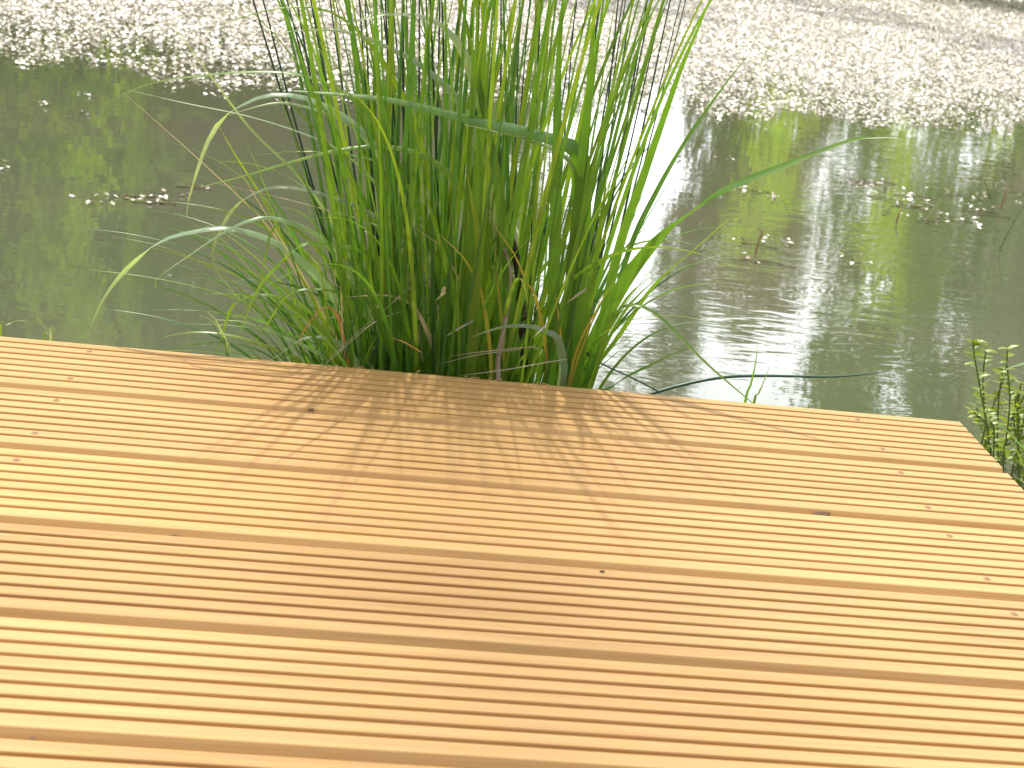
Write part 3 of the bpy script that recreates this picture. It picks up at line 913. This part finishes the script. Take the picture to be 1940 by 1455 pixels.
prop(build("pondweed_mat", V, F, M_WEED, tint=T), "wide pale glittering mat of floating pondweed leaves covering the far half of pond", "pondweed", kind="stuff")


def patch(label, pts, count, spread, stems=0):
    P = []
    c = [on_z(x, y, WATER_Z) for x, y in pts]
    for i in range(count):
        q = c[RNG.integers(len(c))]
        P.append([q[0] + RNG.normal(0, spread), q[1] + RNG.normal(0, spread * 1.3), WATER_Z + .002 + abs(RNG.normal(0, .004))])
    P = np.array(P)
    V, F, T = leaf_field(P, RNG.uniform(.0045, .0105, count), RNG.normal(0, .24, (count, 2)) + [0, -.12], RNG.uniform(0, 6.28, count), weed_cols(count, [.22, .2, .12, .08, .08, .1, .2]))
    mid = np.mean(c, axis=0)
    root = prop(empty("pondweed_patch", (mid[0], mid[1], WATER_Z)), label, "pondweed patch", "loose pondweed patches on the open water")
    build("floating_leaves", V, F, M_WEED, root, T)
    if stems:
        m = MB()
        for i in range(stems):
            q = c[RNG.integers(len(c))]
            a_ = RNG.uniform(-.5, .5) + (math.pi if RNG.random() < .5 else 0)
            ln = RNG.uniform(.03, .11)
            p0 = np.array([q[0] + RNG.normal(0, spread), q[1] + RNG.normal(0, spread), WATER_Z + .0015])
            p1 = p0 + np.array([math.cos(a_) * ln, math.sin(a_) * ln, 0]); pm = (p0 + p1) / 2 + [RNG.normal(0, .01), RNG.normal(0, .01), .002]
            sv, sf = tube(resample(catmull([p0, pm, p1], 5), 10), .0011, 5)
            build("weed_stem", sv, sf, M_DRY, root, np.tile([.16, .11, .05], (len(sv), 1)), True)
        pass
    return root


patch("largest loose pondweed patch, strewn over the open water near the right edge", [(1620, 350), (1665, 352), (1700, 356), (1735, 372), (1720, 388), (1750, 395), (1780, 362), (1850, 370), (1930, 385), (1900, 360), (1735, 412), (1780, 418), (1830, 420), (1850, 400)], 120, .032, 16)
patch("small row of pondweed leaves left of the tussock below the yellow green reflection", [(190, 380), (230, 378), (265, 378), (300, 378), (335, 375), (375, 355)], 30, .022, 4)
patch("few pondweed leaves beside the long arching blade right of the tussock", [(1390, 357), (1425, 360), (1465, 375)], 16, .014, 1)
patch("scattered pondweed bits just below the mat, far left", [(85, 200), (70, 202), (160, 183), (165, 217), (200, 222), (235, 195)], 14, .012)
patch("tiny pondweed bits just below the mat, right of the tussock", [(1365, 235), (1490, 235), (1510, 240), (1440, 243), (1340, 302), (1280, 300), (1380, 303)], 22, .014)
patch("two pondweed leaves at the left edge of the open water", [(2, 322), (4, 310)], 5, .012)
patch("pondweed bits around the short weed stalks in the right middle of water", [(1420, 462), (1440, 455), (1480, 460), (1425, 492), (1590, 490), (1640, 493)], 22, .014, 3)
patch("loose pondweed trail in front of the mat behind the tussock's left side", [(330, 165), (410, 178), (440, 178), (630, 190), (665, 195), (560, 200)], 40, .03, 3)
# stalks of water plants standing out of the surface
for lab, px, h in [("short brown weed stalk standing in the water right of the tussock", (1430, 480), .055), ("brown bent weed stalk in the large pondweed patch, lower one", (1697, 420), .035), ("thin weed stalk at the upper side of the large pondweed patch", (1895, 395), .06)]:
    q = on_z(*px, WATER_Z)
    P = np.array([q + [0, 0, -.03], q + [.004, 0, h * .5], q + [.012, .004, h]])
    V, F = tube(resample(catmull(P, 6), 14), .0032 * (1 - .5 * np.linspace(0, 1, 14)), 6)
    prop(build("weed_stalk", V, F, M_DRY, tint=np.tile([.34, .22, .12], (len(V), 1)), smooth=True), lab, "weed stalk", "weed stalks in the pond")

for lab, b_, t_, r_, kd in [("pale stalk leaning out of the large pondweed patch", (1745, 432), (1804, 352), .0022, (.36, .33, .2)),
                           ("short dark stalk above the large pondweed patch", (1876, 376), (1857, 328), .0022, (.07, .10, .04)),
                           ("thin green stalk at the right edge of the water, leaning right", (1893, 475), (1945, 380), .0020, (.10, .16, .05))]:
    q = on_z(*b_, WATER_Z); e = on_y(*t_, q[1] + .03)
    P = np.array([q - [0, 0, .03], q, (q + e) / 2 + [0, 0, .006], e])
    V, F = tube(resample(catmull(P, 6), 16), r_ * (1 - .7 * np.linspace(0, 1, 16)), 6)
    prop(build("weed_stalk", V, F, M_DRY, tint=np.tile(kd, (len(V), 1)), smooth=True), lab, "weed stalk", "weed stalks in the pond")

# ------------------------------------------------------------------ trees
def tree_geo(height, base, radius, clumps, per, seed, leaf=.05, trunk_r=.13, lean=(0, 0), cols=None, tilt_down=.3):
    g = np.random.default_rng(seed)
    mb = MB()
    k = 9
    tp = np.zeros((k, 3)); zz = np.linspace(-.3, height * .93, k)
    tp[:, 2] = zz
    tp[:, 0] = lean[0] * (zz / height) ** 1.3 + np.cumsum(g.normal(0, .02 * height / 8, k)); tp[:, 1] = lean[1] * (zz / height) + np.cumsum(g.normal(0, .02 * height / 8, k))
    tp -= tp[0] * [1, 1, 0]
    P = catmull(tp, 4)
    mb.add(*tube(P, trunk_r * (1 - .85 * np.linspace(0, 1, len(P)) ** .9) * (1 + .5 * np.exp(-np.linspace(0, 14, len(P)))), 9))
    cen = []
    for c in range(clumps):
        z0 = base + (height - base) * (c + g.random()) / clumps
        f = (z0 - base) / (height - base)
        i = np.argmin(np.abs(P[:, 2] - max(z0 - radius * .3, base * .7)))
        s = P[i]
        a_ = c * 2.4 + g.normal(0, .5)
        rr = radius * (.35 + .65 * g.random()) * (1 - .6 * f ** 2) * min(1, .6 + f * 3)
        e = np.array([P[min(i + 2, len(P) - 1)][0] + math.cos(a_) * rr, P[min(i + 2, len(P) - 1)][1] + math.sin(a_) * rr, z0 + g.normal(0, .1)])
        m = (s + e) / 2 + [0, 0, .12 * rr] + g.normal(0, .06, 3)
        mb.add(*tube(catmull([s, m, e], 5), np.linspace(trunk_r * .32, .008, 11), 5))
        cen.append(e); cen.append((m + e) / 2 + g.normal(0, .12, 3))
        for q in range(2):
            e2 = m + (e - m) * .5 + g.normal(0, .34 * radius / 1.6, 3)
            mb.add(*tube(catmull([m, (m + e2) / 2 + [0, 0, .04], e2], 4), np.linspace(trunk_r * .14, .006, 9), 4))
            cen.append(e2)
    cen = np.array(cen)
    nn = len(cen) * per
    ci = np.repeat(np.arange(len(cen)), per)
    sc_ = (.16 + .24 * g.random(len(cen)))[ci][:, None] * radius / 1.5
    LP = cen[ci] + g.normal(0, 1, (nn, 3)) * sc_ * [1, 1, .75]
    yaw = g.uniform(0, 6.28, nn)
    L = leaf * g.uniform(.6, 1.3, nn)[:, None]
    d = np.stack([np.cos(yaw), np.sin(yaw), -tilt_down + g.normal(0, .35, nn)], 1); d /= np.linalg.norm(d, axis=1)[:, None]
    nrm = g.normal(0, .6, (nn, 3)) + [0, 0, 1.0]
    sd = np.cross(nrm, d); sd /= np.linalg.norm(sd, axis=1)[:, None] + 1e-9
    V = np.stack([LP - d * L, LP + sd * L * .55, LP + d * L, LP - sd * L * .55], 1).reshape(-1, 3)
    F = np.arange(nn * 4).reshape(-1, 4)
    cols = np.array(cols)
    cc = cols[g.integers(0, len(cols), len(cen))][ci] * g.uniform(.75, 1.25, (nn, 1))
    return mb, V, F, np.repeat(cc, 4, axis=0)


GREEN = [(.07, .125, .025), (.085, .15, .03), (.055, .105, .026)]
SUNLIT = [(.29, .45, .02), (.34, .48, .02), (.24, .40, .02)]  # glow of sunlit foliage put into these leaf colours
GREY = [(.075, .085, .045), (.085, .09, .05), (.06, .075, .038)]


def tree(name, label, cat, geo, loc, group=None, mat=None):
    mb, V, F, T = geo
    r = prop(empty(name), label, cat, group)
    mb.done("trunk", M_BARK, r, True)
    build("crown", V, F, mat or M_TREE, r, T)
    r.location = loc
    return r


def copy_tree(src, loc, rot, scale, label, group):
    c = src.copy(); COL.objects.link(c)
    c.location = loc; c.rotation_euler = (0, 0, rot); c.scale = scale if isinstance(scale, tuple) else (scale,) * 3
    c["label"] = label
    if group: c["group"] = group
    for ch in src.children:
        d = ch.copy(); COL.objects.link(d); d.parent = c
    return c


def gpos(px, dist):
    x, y = at_dist(px, dist)
    return (x, y, float(ground_z(np.array(x), np.array(y))) - .02)


GRP = "trees on the far bank"
leafy = tree("leafy_tree", "broad sunlit tree on the far bank mirrored yellow green at left", "tree", tree_geo(5.4, .7, 1.5, 18, 62, 3, .075, .10, cols=SUNLIT), gpos(255, 9.6), GRP, M_SUNLIT_LEAF)
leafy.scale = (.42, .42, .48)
green = tree("leafy_tree", "dark green tree on the far bank mirrored at the left edge", "tree", tree_geo(6.5, .5, 1.7, 22, 200, 4, .08, .12, cols=GREEN), gpos(-20, 10.5), GRP)
grey = tree("leafy_tree", "grey green tree on the far bank mirrored left of the tussock", "tree", tree_geo(7.0, .4, 1.9, 24, 210, 5, .085, .13, cols=GREY), gpos(480, 12.0), GRP)
slim = tree("slim_tree", "slim brown trunked tree mirrored as a dark line right of the tussock", "tree", tree_geo(9.0, 5.2, 1.1, 14, 80, 6, .065, .085, cols=GREEN), gpos(1475, 13.0), GRP)
LIST = [  # source, px, distance, rotation, scale, label
 (grey, 690, 13.0, 1.0, 1.1, "second grey green tree mirrored behind the tussock's left side"),
 (grey, 590, 16.5, 2.5, 1.2, "taller grey green tree standing behind, mirrored between the left trees"),
 (green, 350, 17.0, 2.0, 1.0, "dark tree mirrored just right of the yellow green patch"),
 (green, 80, 17.5, .6, 1.0, "dark tree mirrored between yellow green patch and left edge"),
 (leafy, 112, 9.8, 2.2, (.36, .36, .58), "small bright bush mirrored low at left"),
 (grey, 1318, 15.0, 3.4, (.42, .42, .66), "pale green tree mirrored just right of the bright gap"),
 (green, 1680, 15.5, 4.0, (.5, .5, .8), "dark tree mirrored between the sky patches at right"),
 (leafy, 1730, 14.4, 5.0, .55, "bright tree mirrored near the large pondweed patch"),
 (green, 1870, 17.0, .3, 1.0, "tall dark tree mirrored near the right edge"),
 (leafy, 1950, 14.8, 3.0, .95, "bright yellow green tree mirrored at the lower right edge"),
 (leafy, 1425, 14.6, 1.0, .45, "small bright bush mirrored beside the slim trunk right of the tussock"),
 (grey, 1480, 25.0, 4.6, (.5, .5, .82), "small grey green tree far back, mirrored in the sky patch beside the slim trunk"),
 (slim, 1120, 18.0, 1.7, .9, "slim tree mirrored in the bright gap close behind the tussock's right side"),
 (slim, 1215, 20.5, 3.3, 1.0, "slim tree far back in the bright gap, farther right"),
 (slim, 1400, 17.0, 2.9, .85, "slim tree mirrored low in the water above the fallen rush stem"),
 (slim, 1610, 12.2, 2.0, .9, "second slim trunk mirrored right of the sky patch"),
 (slim, 1265, 13.6, 4.2, .85, "slim tree mirrored at the right border of the bright gap"),
 (grey, 2080, 15.0, 2.4, 1.2, "grey green tree beyond the right edge of the frame"),
 (green, -260, 11.0, 1.9, 1.1, "dark tree beyond the left edge of the frame"),
 (grey, 420, 18.0, 5.2, 1.35, "tallest grey tree in the back row, mirrored left of the tussock"),
 (grey, 560, 25.0, 1.1, 1.8, "far grey green tree in the back row behind the tussock's left side"),
 (green, 260, 24.0, 3.1, 1.8, "far dark green tree in the back row behind the yellow green reflection"),
 (grey, 0, 23.0, 4.4, 1.8, "far grey green tree in the back row at the left edge"),
 (grey, 1400, 30.0, .4, 1.0, "far grey green tree in the back row right of the bright gap"),
 (green, 1720, 30.0, 2.8, 1.2, "far dark green tree in the back row behind the large pondweed patch"),
 (grey, 1960, 27.0, 5.5, 1.8, "far grey green tree in the back row at the right edge"),
 (green, 800, 17.5, 1.2, 1.0, "dark tree mirrored at the left border of the bright gap"),
]
for src, px, dist, rot, s, lab in LIST:
    copy_tree(src, gpos(px, dist), rot, s, lab, GRP)

# a tall tree on the far bank whose thin crown dapples the sun on the deck
c0 = np.array([.12, -.45, 0]) + SUN * (9.5 / math.hypot(SUN[0], SUN[1]))
gz = float(ground_z(c0[0], c0[1]))
tall = tree("tall_tree", "very tall thin crowned tree on the far bank that dapples sunlight onto the deck", "tree",
            tree_geo(c0[2] + 3.2 - gz, c0[2] - 3.6 - gz, 3.3, 18, 95, 11, .088, .1, cols=GREEN), (c0[0], c0[1], gz - .02), GRP)

# the distant wood behind
nn = 26000
ang = RNG.uniform(-1.2, 1.3, nn); dist = RNG.uniform(42, 60, nn)
hgt = 3.4 + 1.3 * np.sin(ang * 17) + .8 * np.sin(ang * 41 + 1) + .5 * np.sin(ang * 90)
P = np.stack([np.sin(ang) * dist, np.cos(ang) * dist, 1.0 + hgt * RNG.random(nn) ** .8 * 1.0], 1)
L = RNG.uniform(.2, .42, nn)[:, None]
d = RNG.normal(0, 1, (nn, 3)); d /= np.linalg.norm(d, axis=1)[:, None]
s_ = np.cross(d, RNG.normal(0, 1, (nn, 3))); s_ /= np.linalg.norm(s_, axis=1)[:, None]
V = np.stack([P - d * L, P + s_ * L * .6, P + d * L, P - s_ * L * .6], 1).reshape(-1, 3)
T = np.repeat(np.array(GREEN)[RNG.integers(0, 3, nn)], 4, axis=0)
prop(build("distant_wood", V, np.arange(nn * 4).reshape(-1, 4), M_TREE, tint=T), "low wood far beyond the pond reading as one dark green mass", "wood", kind="stuff")

# rough grass along the far bank
nn = 9000
X = RNG.uniform(-6, 12, nn); Y = bank_y(X) + RNG.uniform(.05, 2.2, nn)
Z = ground_z(X, Y)
h = RNG.uniform(.08, .3, nn); a_ = RNG.uniform(0, 6.28, nn); lx, ly = RNG.normal(0, .08, nn), RNG.normal(0, .08, nn)
p0 = np.stack([X, Y, Z - .01], 1); sd = np.stack([np.cos(a_), np.sin(a_), np.zeros(nn)], 1) * .006
V = np.stack([p0 - sd, p0 + sd, p0 + np.stack([lx * .4, ly * .4, h * .6], 1) + sd * .7, p0 + np.stack([lx, ly, h], 1)], 1).reshape(-1, 3)
T = np.repeat(np.array([(.02, .035, .01), (.03, .04, .012), (.035, .03, .015)])[RNG.integers(0, 3, nn)], 4, axis=0)  # bank shade painted into the grass tints
prop(build("bank_grass", V, np.arange(nn * 4).reshape(-1, 4), M_BLADE, tint=T), "rough grass along the far bank, coloured dark to look shaded", "grass", kind="stuff")
